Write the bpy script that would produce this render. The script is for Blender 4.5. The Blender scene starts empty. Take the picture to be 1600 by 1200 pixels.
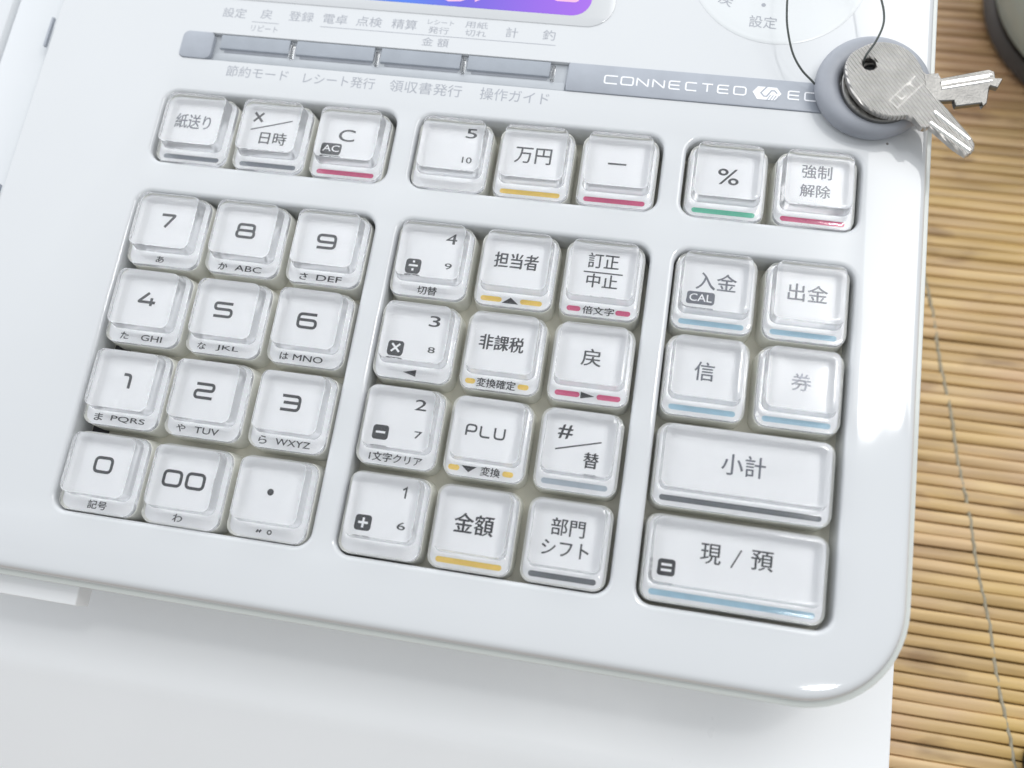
import bpy, bmesh, math, random
from mathutils import Matrix, Vector

# ------------------------------------------------------------------ set-up
scene = bpy.context.scene
COL = scene.collection
MM = 0.001
TILT = math.radians(4.0)
LIFT = 76.5                      # mm from the table top to the panel's reference plane
# panel frame (mm, x along the key rows, y away from the user, z out of the panel) -> world (m)
PF = Matrix.Translation((0, 0, LIFT * MM)) @ Matrix.Rotation(TILT, 4, 'X')


def pw(x, y, z):
    return PF @ Vector((x * MM, y * MM, z * MM))


# camera
cam_data = bpy.data.cameras.new("camera")
cam = bpy.data.objects.new("camera", cam_data)
COL.objects.link(cam)
CR = [[0.9844300811969343, 0.1537106736783556, -0.08526693485958467],
      [0.12748210167254156, -0.9583074844009516, -0.2557246157326313],
      [-0.12101953969391804, 0.24087299617064337, -0.9629820718608282]]
CP = (107.64397605411685, -98.26110265586141, 179.06281212347486)
cm = Matrix(((CR[0][0], -CR[1][0], -CR[2][0], CP[0] * MM),
             (CR[0][1], -CR[1][1], -CR[2][1], CP[1] * MM),
             (CR[0][2], -CR[1][2], -CR[2][2], CP[2] * MM),
             (0, 0, 0, 1)))
cam.matrix_world = PF @ cm
cam_data.sensor_width = 36.0
cam_data.lens = 1388.295 / 1600 * 36.0
cam_data.clip_start = 0.01
cam_data.clip_end = 20.0
cam_data.dof.use_dof = True
cam_data.dof.focus_distance = 0.196
cam_data.dof.aperture_fstop = 9.0
scene.camera = cam

# world: the dim, even light of the room
world = bpy.data.worlds.new("World")
scene.world = world
world.use_nodes = True
wnt = world.node_tree
bg = wnt.nodes["Background"]
# a room that is bright towards its far left (windows) and dim above and behind the viewer
wtc = wnt.nodes.new("ShaderNodeTexCoord")
wdot = wnt.nodes.new("ShaderNodeVectorMath")
wdot.operation = 'DOT_PRODUCT'
wdot.inputs[1].default_value = (-0.45, 0.75, 0.10)
wnt.links.new(wtc.outputs["Generated"], wdot.inputs[0])
wmr = wnt.nodes.new("ShaderNodeMapRange")
wmr.inputs["From Min"].default_value = -1.0
wmr.inputs["From Max"].default_value = 1.0
wnt.links.new(wdot.outputs["Value"], wmr.inputs["Value"])
wcr = wnt.nodes.new("ShaderNodeValToRGB")
we = wcr.color_ramp.elements
we[0].position, we[0].color = 0.44, (0.56, 0.58, 0.595, 1)
we[1].position, we[1].color = 0.90, (2.1, 2.17, 2.26, 1)
for p_, l_ in ((0.58, 0.64), (0.68, 1.05), (0.78, 1.85)):
    wmid = we.new(p_)
    wmid.color = (l_, l_ * 1.035, l_ * 1.075, 1)
wnt.links.new(wmr.outputs["Result"], wcr.inputs["Fac"])
wnt.links.new(wcr.outputs["Color"], bg.inputs["Color"])
bg.inputs["Strength"].default_value = 1.0


P0 = pw(159.3, -51.8, -2.5)


def rect_lamp(name, x0, x1, y0, y1, hgt, radiance, color=(1, 1, 1), soft=None):
    """a flat lamp lying parallel to the panel, hgt above P0; radiance in the render's own units"""
    c = P0 + PF.to_3x3() @ Vector(((x0 + x1) / 2, (y0 + y1) / 2, hgt))
    d = bpy.data.lights.new(name, 'AREA')
    d.shape = 'RECTANGLE'
    d.size, d.size_y = x1 - x0, y1 - y0
    d.energy = radiance * math.pi * d.size * d.size_y
    d.color = color
    o = bpy.data.objects.new(name, d)
    COL.objects.link(o)
    o.matrix_world = Matrix.Translation(c) @ PF.to_3x3().to_4x4()
    if soft:                                     # (axis, from, to, lo, hi): brightness across the lamp
        ax, f0, f1, lo, hi = soft
        d.use_nodes = True
        nt = d.node_tree
        g = nt.nodes.new("ShaderNodeNewGeometry")
        s = nt.nodes.new("ShaderNodeSeparateXYZ")
        r = nt.nodes.new("ShaderNodeMapRange")
        r.interpolation_type = 'SMOOTHSTEP'
        r.inputs["From Min"].default_value = f0
        r.inputs["From Max"].default_value = f1
        r.inputs["To Min"].default_value = lo
        r.inputs["To Max"].default_value = hi
        nt.links.new(g.outputs["Parametric"], s.inputs[0])
        nt.links.new(s.outputs[ax], r.inputs["Value"])
        nt.links.new(r.outputs["Result"], nt.nodes["Emission"].inputs["Strength"])
    return o


# the wide bright ceiling light, behind and to the right; its near edge and three tubes mirror in the right border
rect_lamp("ceiling_light_lamp", 0.07, 0.66, 0.200, 0.36, 0.77, 4.4, (1.0, 0.99, 0.97), ("X", 0.0, 0.3, 0.0, 1.0))
rect_lamp("ceiling_light_lamp", 0.07, 0.70, 0.36, 0.85, 0.772, 4.0, (1.0, 0.99, 0.97), ("X", 0.0, 0.3, 0.0, 1.0))
for cx_, w_, L_ in ((0.272, 0.024, 28), (0.312, 0.028, 40), (0.358, 0.034, 46)):
    rect_lamp("ceiling_tube_lamp", cx_ - w_ / 2, cx_ + w_ / 2, 0.270, 0.270 + 0.11, 1.115, L_).data.shape = 'ELLIPSE'

# a second fixture overhead on the viewer's side: the glint on the rolled front corner
rect_lamp("ceiling_spot_lamp", 0.265, 0.385, -0.35, -0.275, 1.10, 24).data.shape = 'ELLIPSE'

scene.view_settings.view_transform = 'Standard'
scene.view_settings.look = 'None'
scene.view_settings.exposure = 0.02
scene.view_settings.gamma = 1.0
scene.view_settings.use_curve_mapping = False
scene.render.engine = 'CYCLES'
cy = scene.cycles
cy.max_bounces = 28
cy.transmission_bounces = 24
cy.glossy_bounces = 20
cy.diffuse_bounces = 5
cy.caustics_reflective = True
cy.caustics_refractive = True
cy.sample_clamp_indirect = 14.0
cy.use_denoising = True
cy.blur_glossy = 0.3


# ------------------------------------------------------------------ materials
def new_mat(name):
    m = bpy.data.materials.new(name)
    m.use_nodes = True
    nt = m.node_tree
    return m, nt, nt.nodes["Principled BSDF"]


def noise(nt, scale, detail=3.0, coord='Object', stretch=(1, 1, 1), rough=0.5):
    tc = nt.nodes.new("ShaderNodeTexCoord")
    mp = nt.nodes.new("ShaderNodeMapping")
    mp.inputs["Scale"].default_value = stretch
    nz = nt.nodes.new("ShaderNodeTexNoise")
    nz.inputs["Scale"].default_value = scale
    nz.inputs["Detail"].default_value = detail
    nz.inputs["Roughness"].default_value = rough
    nt.links.new(tc.outputs[coord], mp.inputs["Vector"])
    nt.links.new(mp.outputs["Vector"], nz.inputs["Vector"])
    return nz


def ramp(nt, src, stops):
    r = nt.nodes.new("ShaderNodeValToRGB")
    e = r.color_ramp.elements
    e[0].position, e[0].color = stops[0][0], (*stops[0][1], 1)
    e[1].position, e[1].color = stops[-1][0], (*stops[-1][1], 1)
    for p, c in stops[1:-1]:
        n = e.new(p)
        n.color = (*c, 1)
    nt.links.new(src, r.inputs["Fac"])
    return r


def bump(nt, bsdf, height, strength, dist):
    b = nt.nodes.new("ShaderNodeBump")
    b.inputs["Strength"].default_value = strength
    b.inputs["Distance"].default_value = dist
    nt.links.new(height, b.inputs["Height"])
    nt.links.new(b.outputs["Normal"], bsdf.inputs["Normal"])
    return b


def plastic(name, col, rough, var=0.03, scale=60.0, specks=False, bump_s=0.0, coat=0.0, ior=1.5):
    m, nt, b = new_mat(name)
    nz = noise(nt, scale, 4.0)
    lo = tuple(c * (1 - var) for c in col)
    hi = tuple(min(1, c * (1 + var)) for c in col)
    cr = ramp(nt, nz.outputs["Fac"], [(0.3, lo), (0.7, hi)])
    out = cr.outputs["Color"]
    if specks:                                   # the odd grain of dust or scuff
        vz = nt.nodes.new("ShaderNodeTexVoronoi")
        vz.inputs["Scale"].default_value = 62.0
        tc = nt.nodes.new("ShaderNodeTexCoord")
        nt.links.new(tc.outputs["Object"], vz.inputs["Vector"])
        sp = ramp(nt, vz.outputs["Distance"], [(0.016, (1, 1, 1)), (0.022, (0, 0, 0))])
        gate = nt.nodes.new("ShaderNodeMath")
        gate.operation = 'GREATER_THAN'
        gate.inputs[1].default_value = 0.72
        sep = nt.nodes.new("ShaderNodeSeparateColor")
        nt.links.new(vz.outputs["Color"], sep.inputs["Color"])
        nt.links.new(sep.outputs["Red"], gate.inputs[0])
        mul = nt.nodes.new("ShaderNodeMath")
        mul.operation = 'MULTIPLY'
        nt.links.new(sp.outputs["Color"], mul.inputs[0])
        nt.links.new(gate.outputs[0], mul.inputs[1])
        mix = nt.nodes.new("ShaderNodeMix")
        mix.data_type = 'RGBA'
        nt.links.new(mul.outputs[0], mix.inputs["Factor"])
        nt.links.new(out, mix.inputs["A"])
        mix.inputs["B"].default_value = (0.22, 0.21, 0.20, 1)
        out = mix.outputs["Result"]
    nt.links.new(out, b.inputs["Base Color"])
    nr = noise(nt, scale * 5, 3.0)
    rr = nt.nodes.new("ShaderNodeMapRange")
    rr.inputs["To Min"].default_value = rough * 0.8
    rr.inputs["To Max"].default_value = rough * 1.25
    nt.links.new(nr.outputs["Fac"], rr.inputs["Value"])
    nt.links.new(rr.outputs["Result"], b.inputs["Roughness"])
    b.inputs["IOR"].default_value = ior
    b.inputs["Coat Weight"].default_value = coat
    if bump_s:
        bump(nt, b, noise(nt, 900, 2.0).outputs["Fac"], bump_s, 0.0002)
    return m


M_PANEL = plastic("white_gloss_plastic", (0.605, 0.62, 0.635), 0.06, 0.012, 25, specks=True, ior=1.65)
M_BODY = plastic("white_satin_plastic", (0.87, 0.88, 0.89), 0.30, 0.012, 20)
M_COVER = plastic("blue_white_plastic", (0.66, 0.68, 0.70), 0.28, 0.015, 20)
M_LIPC = plastic("translucent_lip_plastic", (0.62, 0.645, 0.62), 0.14, 0.02, 40)
M_DARK = plastic("well_shade_black", (0.03, 0.03, 0.032), 0.6, 0.1, 100)
M_DIAL = plastic("dial_white_plastic", (0.66, 0.68, 0.69), 0.22, 0.015, 20)
M_WELL = plastic("cream_well_plastic", (0.56, 0.545, 0.465), 0.45, 0.06, 50)
M_SKIRT = plastic("milky_key_plastic", (0.76, 0.76, 0.71), 0.3, 0.04, 90)
M_CARD = plastic("white_label_card", (0.87, 0.88, 0.90), 0.6, 0.008, 120)
M_INK = plastic("charcoal_ink", (0.018, 0.020, 0.026), 0.5, 0.12, 500)
M_INKV = plastic("pale_veiled_ink", (0.12, 0.128, 0.16), 0.5, 0.1, 500)  # paler: the reflected ceiling light's veil put into the right-hand legends' ink
M_WASHED = plastic("washed_grey_ink", (0.34, 0.35, 0.41), 0.5, 0.5, 700)  # the glow that washes out this legend, put into its ink colour
M_PRINT = plastic("grey_panel_print", (0.33, 0.345, 0.385), 0.4, 0.08, 400)
M_STRIP = plastic("blue_grey_plastic", (0.34, 0.365, 0.41), 0.38, 0.05, 200, bump_s=0.15)
M_BUTTON = plastic("grey_button_plastic", (0.36, 0.39, 0.435), 0.30, 0.05, 200)
M_LIP = plastic("pale_grey_plastic", (0.42, 0.445, 0.475), 0.30, 0.05, 200)
M_GROOVE = plastic("dark_groove_plastic", (0.24, 0.255, 0.29), 0.4, 0.08, 200)
M_WHITEP = plastic("white_print", (0.82, 0.83, 0.86), 0.4, 0.02, 200)
BAR = {
    'red': plastic("raspberry_print", (0.68, 0.09, 0.225), 0.45, 0.05, 400),
    'yellow': plastic("yellow_print", (0.95, 0.66, 0.13), 0.45, 0.04, 400),
    'green': plastic("green_print", (0.13, 0.58, 0.40), 0.45, 0.05, 400),
    'blue': plastic("sky_blue_print", (0.39, 0.62, 0.76), 0.45, 0.05, 400),
    'grey': plastic("grey_print", (0.22, 0.245, 0.28), 0.45, 0.05, 400),
    'pale': plastic("pale_blue_grey_print", (0.46, 0.53, 0.60), 0.45, 0.05, 400),
    'dark': plastic("dark_grey_print", (0.15, 0.165, 0.185), 0.45, 0.05, 400),
}


def clear_plastic(name, r0, r1, bs):
    m, nt, b = new_mat(name)
    b.inputs["Base Color"].default_value = (1, 1, 1, 1)
    b.inputs["Transmission Weight"].default_value = 1.0
    b.inputs["IOR"].default_value = 1.45
    nr = noise(nt, 90, 4.0)
    rr = nt.nodes.new("ShaderNodeMapRange")
    rr.inputs["From Min"].default_value = 0.3
    rr.inputs["From Max"].default_value = 0.7
    rr.inputs["To Min"].default_value = r0
    rr.inputs["To Max"].default_value = r1
    nt.links.new(nr.outputs["Fac"], rr.inputs["Value"])
    nt.links.new(rr.outputs["Result"], b.inputs["Roughness"])
    bump(nt, b, noise(nt, 110, 1.0).outputs["Fac"], bs, 0.0006)
    return m


M_CLEAR = clear_plastic("clear_acrylic", 0.03, 0.12, 0.02)
M_FROST = clear_plastic("moulded_acrylic_side", 0.16, 0.26, 0.03)
M_FROST.node_tree.nodes["Principled BSDF"].inputs["Base Color"].default_value = (0.66, 0.67, 0.69, 1)
M_FROST.node_tree.nodes["Principled BSDF"].inputs["Transmission Weight"].default_value = 0.60


# ------------------------------------------------------------------ mesh helpers (mm in, m out)
def link(name, verts, faces, mat, parent=None, smooth=None, at=None, mats=None, midx=None):
    """one mesh object; verts in mm; `at` = local matrix under the parent"""
    me = bpy.data.meshes.new(name)
    me.from_pydata([(v[0] * MM, v[1] * MM, v[2] * MM) for v in verts], [], faces)
    me.update()
    bm = bmesh.new()
    bm.from_mesh(me)
    bmesh.ops.recalc_face_normals(bm, faces=bm.faces)
    bm.to_mesh(me)
    bm.free()
    if smooth is not None:
        me.shade_smooth()
        me.set_sharp_from_angle(angle=math.radians(smooth))
    for k in (mats or [mat]):
        me.materials.append(k)
    if midx:
        for p, i in zip(me.polygons, midx):
            p.material_index = i
    o = bpy.data.objects.new(name, me)
    COL.objects.link(o)
    if parent is not None:
        o.parent = parent
    if at is not None:
        o.matrix_local = at
    return o


def rr(x0, x1, y0, y1, r, seg=6):
    """rounded rectangle outline, counter-clockwise"""
    pts = []
    for cx, cy_, a0 in ((x1 - r, y1 - r, 0), (x0 + r, y1 - r, 90), (x0 + r, y0 + r, 180), (x1 - r, y0 + r, 270)):
        for k in range(seg + 1):
            a = math.radians(a0 + 90 * k / seg)
            pts.append((cx + r * math.cos(a), cy_ + r * math.sin(a)))
    return pts


class MB:
    """collects vertices and faces of one mesh"""
    def __init__(self):
        self.v, self.f, self.m = [], [], []

    def loft(self, rings, close=True, cap0=False, cap1=False, mi=0):
        base = len(self.v)
        n = len(rings[0])
        for r in rings:
            self.v += list(r)
        for i in range(len(rings) - 1):
            for k in range(n if close else n - 1):
                a = base + i * n + k
                b = base + i * n + (k + 1) % n
                self.f.append((a, b, b + n, a + n))
                self.m.append(mi[i] if isinstance(mi, (list, tuple)) else mi)
        if isinstance(mi, (list, tuple)):
            mi = 0
        if cap0:
            self.f.append(tuple(base + k for k in range(n))[::-1]); self.m.append(mi)
        if cap1:
            self.f.append(tuple(base + (len(rings) - 1) * n + k for k in range(n))); self.m.append(mi)

    def poly(self, pts, mi=0):
        base = len(self.v)
        self.v += list(pts)
        self.f.append(tuple(range(base, base + len(pts)))); self.m.append(mi)

    def slab(self, outline, z0, z1, bev=0.0, mi=0, bottom=True):
        """outline extruded from z0 to z1, top edge softened by bev (outline shrunk about its centre)"""
        cx = sum(p[0] for p in outline) / len(outline)
        cy_ = sum(p[1] for p in outline) / len(outline)

        def ins(d, z):
            out = []
            n = len(outline)
            for i, p in enumerate(outline):
                a, b = outline[i - 1], outline[(i + 1) % n]
                tx, ty = b[0] - a[0], b[1] - a[1]
                l = math.hypot(tx, ty) or 1
                out.append((p[0] - ty / l * d, p[1] + tx / l * d, z))
            return out
        if bev:
            self.loft([ins(0, z0), ins(0, z1 - bev), ins(bev * 0.3, z1 - bev * 0.3), ins(bev, z1)], cap0=bottom, cap1=True, mi=mi)
        else:
            self.loft([ins(0, z0), ins(0, z1)], cap0=bottom, cap1=True, mi=mi)

    def box(self, x0, x1, y0, y1, z0, z1, mi=0):
        self.slab([(x1, y1), (x0, y1), (x0, y0), (x1, y0)], z0, z1, 0, mi)

    def tube(self, path, r, seg=8, mi=0, closed=False):
        rings = []
        n = len(path)
        up = Vector((0.0, 0.0, 1.0))
        for i, p in enumerate(path):
            a = Vector(path[max(i - 1, 0)]); b = Vector(path[min(i + 1, n - 1)])
            t = (b - a).normalized()
            s = t.cross(up)
            if s.length < 1e-3:
                s = Vector((1, 0, 0))
            s.normalize()
            u = s.cross(t)
            rad = r[i] if isinstance(r, (list, tuple)) else r
            rings.append([tuple(Vector(p) + rad * (math.cos(2 * math.pi * k / seg) * s + math.sin(2 * math.pi * k / seg) * u)) for k in range(seg)])
        self.loft(rings, cap0=True, cap1=True, mi=mi)

    def build(self, name, mat, parent=None, smooth=None, at=None, mats=None):
        return link(name, self.v, self.f, mat, parent, smooth, at, mats, self.m if mats else None)


def lerp_path(pts, n=8):
    """Catmull-Rom through the points"""
    out = []
    P = [Vector(p) for p in pts]
    P = [2 * P[0] - P[1]] + P + [2 * P[-1] - P[-2]]
    for i in range(1, len(P) - 2):
        for k in range(n):
            t = k / n
            a, b, c, d = P[i - 1], P[i], P[i + 1], P[i + 2]
            out.append(0.5 * (2 * b + (c - a) * t + (2 * a - 5 * b + 4 * c - d) * t * t + (3 * b - a - 3 * c + d) * t ** 3))
    out.append(P[-2])
    return [tuple(p) for p in out]


# ------------------------------------------------------------------ writing
def glyphs(s, w, h, bold=0.0, wide=1.0):
    """the string s as flat triangles scaled to w x h mm, centred on the origin"""
    cu = bpy.data.curves.new("lettering", 'FONT')
    cu.body = s
    cu.offset = bold
    cu.resolution_u = 4
    ob = bpy.data.objects.new("lettering", cu)
    COL.objects.link(ob)
    dg = bpy.context.evaluated_depsgraph_get()
    me = bpy.data.meshes.new_from_object(ob.evaluated_get(dg))
    v = [tuple(p.co[:2]) for p in me.vertices]
    f = [tuple(p.vertices) for p in me.polygons]
    bpy.data.objects.remove(ob)
    bpy.data.curves.remove(cu)
    bpy.data.meshes.remove(me)
    if not v:
        return [], []
    x0, x1 = min(p[0] for p in v), max(p[0] for p in v)
    y0, y1 = min(p[1] for p in v), max(p[1] for p in v)
    sx = w / max(x1 - x0, 1e-6)
    sy = h / max(y1 - y0, 1e-6)
    return [((p[0] - (x0 + x1) / 2) * sx, (p[1] - (y0 + y1) / 2) * sy) for p in v], f


def round_path(pts, r, closed=False, n=4):
    """polyline with its corners rounded"""
    out = []
    m = len(pts)
    for i, p in enumerate(pts):
        if not closed and i in (0, m - 1):
            out.append(Vector(p)); continue
        a, b, c = Vector(pts[i - 1]), Vector(p), Vector(pts[(i + 1) % m])
        u, v = (a - b), (c - b)
        d = min(r, u.length * 0.48, v.length * 0.48)
        s, e = b + u.normalized() * d, b + v.normalized() * d
        for k in range(n + 1):
            t = k / n
            out.append((1 - t) ** 2 * s + 2 * t * (1 - t) * b + t * t * e)
    return out


def ribbon(pts, wid, closed=False):
    """mitred strip along a polyline -> (verts, faces)"""
    n = len(pts)
    L, R = [], []
    for i, p in enumerate(pts):
        a = pts[i - 1] if (closed or i) else None
        b = pts[(i + 1) % n] if (closed or i < n - 1) else None
        d1 = (p - a).normalized() if a is not None else (b - p).normalized()
        d2 = (b - p).normalized() if b is not None else d1
        n1 = Vector((-d1.y, d1.x)); n2 = Vector((-d2.y, d2.x))
        m = (n1 + n2)
        m = m.normalized() if m.length > 1e-6 else n1
        k = wid / 2 / max(0.4, m.dot(n1))
        L.append(p + m * k); R.append(p - m * k)
    v = [tuple(q) for q in L + R]
    f = [(i, (i + 1) % n, n + (i + 1) % n, n + i) for i in range(n if closed else n - 1)]
    return v, f


SQ = {  # wide squared lettering as strokes in a unit box: (points, closed)
    '0': [([(0, 0), (1, 0), (1, 1), (0, 1)], True)],
    '1': [([(0.0, 1), (1, 1), (1, 0)], False)],
    '2': [([(0, 1), (1, 1), (1, .52), (0, .52), (0, 0), (1, 0)], False)],
    '3': [([(0, 1), (1, 1), (1, 0), (0, 0)], False), ([(.12, .52), (.93, .52)], False)],
    '4': [([(.55, 1), (0, .27), (1, .27)], False), ([(.76, .62), (.76, 0)], False)],
    '5': [([(1, 1), (0, 1), (0, .54), (1, .54), (1, 0), (0, 0)], False)],
    '6': [([(1, 1), (0, 1), (0, 0), (1, 0), (1, .56), (.07, .56)], False)],
    '7': [([(0, 1), (1, 1), (.38, 0)], False)],
    '8': [([(.04, .53), (.04, 1), (.96, 1), (.96, .53)], False), ([(0, 0), (1, 0), (1, .53), (0, .53)], True)],
    '9': [([(0, 0), (1, 0), (1, 1), (0, 1), (0, .46), (.93, .46)], False)],
    'C': [([(1, 1), (0, 1), (0, 0), (1, 0)], False)],
    'O': [([(0, 0), (1, 0), (1, 1), (0, 1)], True)],
    'N': [([(0, 0), (0, 1), (1, 0), (1, 1)], False)],
    'E': [([(1, 1), (0, 1), (0, 0), (1, 0)], False), ([(.08, .5), (.95, .5)], False)],
    'T': [([(0, 1), (1, 1)], False), ([(.5, .95), (.5, 0)], False)],
    'D': [([(0, 0), (.85, 0), (1, .15), (1, .85), (.85, 1), (0, 1)], True)],
    'P': [([(0, 0), (0, 1), (1, 1), (1, .4), (.07, .4)], False)],
    'L': [([(0, 1), (0, 0), (1, 0)], False)],
    'U': [([(0, 1), (0, 0), (1, 0), (1, 1)], False)],
    'R': [([(0, 0), (0, 1), (1, 1), (1, .42), (.07, .42)], False), ([(.55, .38), (1, 0)], False)],
}


class Ink:
    """flat printing on a plane: every stroke a hair above the one before, so that none coincide"""
    def __init__(self, z):
        self.v, self.f, self.m, self.z, self.k = [], [], [], z, 0

    def add(self, v, f, cx=0, cy_=0, rot=0.0, mi=0, shear=0.0):
        z = self.z + 0.0012 * self.k
        self.k += 1
        b = len(self.v)
        c, s = math.cos(rot), math.sin(rot)
        for p in v:
            x, y = p[0] + shear * p[1], p[1]
            self.v.append((cx + c * x - s * y, cy_ + s * x + c * y, z))
        self.f += [tuple(b + i for i in q) for q in f]
        self.m += [mi] * len(f)

    def text(self, s, cx, cy_, w, h, bold=0.0, rot=0.0, mi=0):
        v, f = glyphs(s, w, h)
        for d in ((0,) if bold <= 0 else (-bold, bold)):
            self.add(v, f, cx + d, cy_ + d * 0.6, rot, mi)

    def square(self, ch, cx, cy_, w, h, wid, r=None, mi=0):
        r = min(w, h) * 0.22 if r is None else r
        for pts, closed in SQ[ch]:
            q = [((p[0] - .5) * (w - wid), (p[1] - .5) * (h - wid)) for p in pts]
            if ch in 'NT4' or (ch == '7'):
                rad = r * 0.35
            else:
                rad = r
            v, f = ribbon(round_path(q, rad, closed), wid, closed)
            self.add(v, f, cx, cy_, 0, mi)

    def line(self, x0, y0, x1, y1, wid, mi=0):
        v, f = ribbon([Vector((x0, y0)), Vector((x1, y1))], wid)
        self.add(v, f, 0, 0, 0, mi)

    def shape(self, pts, mi=0):
        self.add(pts, [tuple(range(len(pts)))], 0, 0, 0, mi)

    def build(self, name, mats, parent, at=None):
        me = bpy.data.meshes.new(name)
        me.from_pydata([(p[0] * MM, p[1] * MM, p[2] * MM) for p in self.v], [], self.f)
        bm = bmesh.new()
        bm.from_mesh(me)
        for fa in bm.faces:
            fa.normal_update()
            if fa.normal.z < 0:
                fa.normal_flip()
        bm.to_mesh(me)
        bm.free()
        for k in mats:
            me.materials.append(k)
        for p, i in zip(me.polygons, self.m):
            p.material_index = i
        o = bpy.data.objects.new(name, me)
        COL.objects.link(o)
        o.parent = parent
        if at is not None:
            o.matrix_local = at
        return o


def tag(o, label=None, cat=None, group=None, kind=None):
    for k, v in (('label', label), ('category', cat), ('group', group), ('kind', kind)):
        if v:
            o[k] = v
    return o


def empty(name, loc):
    o = bpy.data.objects.new(name, None)
    o.empty_display_size = 0.01
    COL.objects.link(o)
    o.location = loc
    return o

# ------------------------------------------------------------------ the table and the mat
def table():
    m, nt, b = new_mat("brown_table_wood")
    nz = noise(nt, 14.0, 6.0, stretch=(0.6, 9, 1))
    cr = ramp(nt, nz.outputs["Fac"], [(0.3, (0.24, 0.14, 0.065)), (0.7, (0.36, 0.22, 0.10))])
    nt.links.new(cr.outputs["Color"], b.inputs["Base Color"])
    b.inputs["Roughness"].default_value = 0.45
    mb = MB()
    mb.slab([(900, 800), (-700, 800), (-700, -600), (900, -600)], -30, 0, 2)
    tag(mb.build("table", m), kind='structure')


def bamboo_mat():
    pitch = 3.35
    m, nt, b = new_mat("split_bamboo")
    tc = nt.nodes.new("ShaderNodeTexCoord")
    sep = nt.nodes.new("ShaderNodeSeparateXYZ")
    nt.links.new(tc.outputs["Object"], sep.inputs[0])
    div = nt.nodes.new("ShaderNodeMath"); div.operation = 'DIVIDE'; div.inputs[1].default_value = pitch * MM
    nt.links.new(sep.outputs["Y"], div.inputs[0])
    fl = nt.nodes.new("ShaderNodeMath"); fl.operation = 'FLOOR'
    nt.links.new(div.outputs[0], fl.inputs[0])
    # one tone per slat, slowly drifting along it
    mulx = nt.nodes.new("ShaderNodeMath"); mulx.operation = 'MULTIPLY'; mulx.inputs[1].default_value = 14.0
    nt.links.new(sep.outputs["X"], mulx.inputs[0])
    comb = nt.nodes.new("ShaderNodeCombineXYZ")
    nt.links.new(mulx.outputs[0], comb.inputs["X"])
    nt.links.new(fl.outputs[0], comb.inputs["Y"])
    n1 = nt.nodes.new("ShaderNodeTexNoise"); n1.inputs["Scale"].default_value = 1.37; n1.inputs["Detail"].default_value = 2.0
    nt.links.new(comb.outputs[0], n1.inputs["Vector"])
    tone = ramp(nt, n1.outputs["Fac"], [(0.28, (0.42, 0.285, 0.145)), (0.45, (0.54, 0.385, 0.185)), (0.58, (0.575, 0.41, 0.235)), (0.72, (0.68, 0.52, 0.275))])
    # fibres
    fib = noise(nt, 120.0, 5.0, stretch=(0.10, 3.0, 1.0))
    fr = ramp(nt, fib.outputs["Fac"], [(0.32, (0.78, 0.74, 0.70)), (0.6, (1.06, 1.04, 1.0))])
    mx = nt.nodes.new("ShaderNodeMix"); mx.data_type = 'RGBA'; mx.blend_type = 'MULTIPLY'
    mx.inputs["Factor"].default_value = 1.0
    nt.links.new(tone.outputs["Color"], mx.inputs["A"]); nt.links.new(fr.outputs["Color"], mx.inputs["B"])
    # broad pink-brown patches, others greenish yellow
    big = noise(nt, 13.0, 2.0)
    pr = ramp(nt, big.outputs["Fac"], [(0.36, (1.02, 1.0, 0.78)), (0.52, (1.0, 0.98, 0.95)), (0.66, (0.92, 0.82, 0.88))])
    mx2 = nt.nodes.new("ShaderNodeMix"); mx2.data_type = 'RGBA'; mx2.blend_type = 'MULTIPLY'
    mx2.inputs["Factor"].default_value = 1.0
    nt.links.new(mx.outputs["Result"], mx2.inputs["A"]); nt.links.new(pr.outputs["Color"], mx2.inputs["B"])
    # dark stains
    st = noise(nt, 70.0, 3.0, stretch=(0.5, 1.4, 1))
    sr = ramp(nt, st.outputs["Fac"], [(0.60, (1, 1, 1)), (0.72, (0.45, 0.38, 0.36))])
    mx3 = nt.nodes.new("ShaderNodeMix"); mx3.data_type = 'RGBA'; mx3.blend_type = 'MULTIPLY'
    mx3.inputs["Factor"].default_value = 0.8
    nt.links.new(mx2.outputs["Result"], mx3.inputs["A"]); nt.links.new(sr.outputs["Color"], mx3.inputs["B"])
    nt.links.new(mx3.outputs["Result"], b.inputs["Base Color"])
    b.inputs["Roughness"].default_value = 0.42
    bump(nt, b, fib.outputs["Fac"], 0.35, 0.0004)

    rnd = random.Random(4)
    root = empty("bamboo_mat", (0.27, 0.06, 0.0005))
    ox, oy, oz = 270, 60, 0.5
    mb = MB()
    rows = range(-72, 96)
    prof = [(-0.5, 0.0), (-0.48, 0.52), (-0.42, 0.80), (-0.25, 0.95), (0.0, 1.0), (0.25, 0.96), (0.42, 0.82), (0.48, 0.52), (0.5, 0.0)]
    for r in rows:
        w = pitch * rnd.uniform(0.93, 1.0)
        h = rnd.uniform(1.15, 1.65)
        yc = (r + 0.5) * pitch + rnd.uniform(-0.08, 0.08)
        tilt = rnd.uniform(-0.10, 0.10)
        rings = []
        ph = rnd.uniform(0, 6)
        for k in range(0, 31):
            x = 130 + k * 13 - ox
            wob = 0.10 * math.sin(k * 0.9 + ph) + 0.06 * math.sin(k * 2.3 + ph * 2)
            hh = h * (1 + 0.04 * math.sin(k * 1.7 + ph))
            rings.append([(x, yc + wob + p[0] * w - oy + oy * 0, p[1] * hh + tilt * p[0] * w * (p[1] > 0)) for p in prof])
        mb.loft(rings, close=False)
    mb.v = [(v[0], v[1] - 0.0, v[2]) for v in mb.v]
    mb.build("slats", m, root, smooth=40)
    # binding threads across the slats
    mt, nt, b = new_mat("grey_green_thread")
    tz = noise(nt, 900.0, 2.0)
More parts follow.
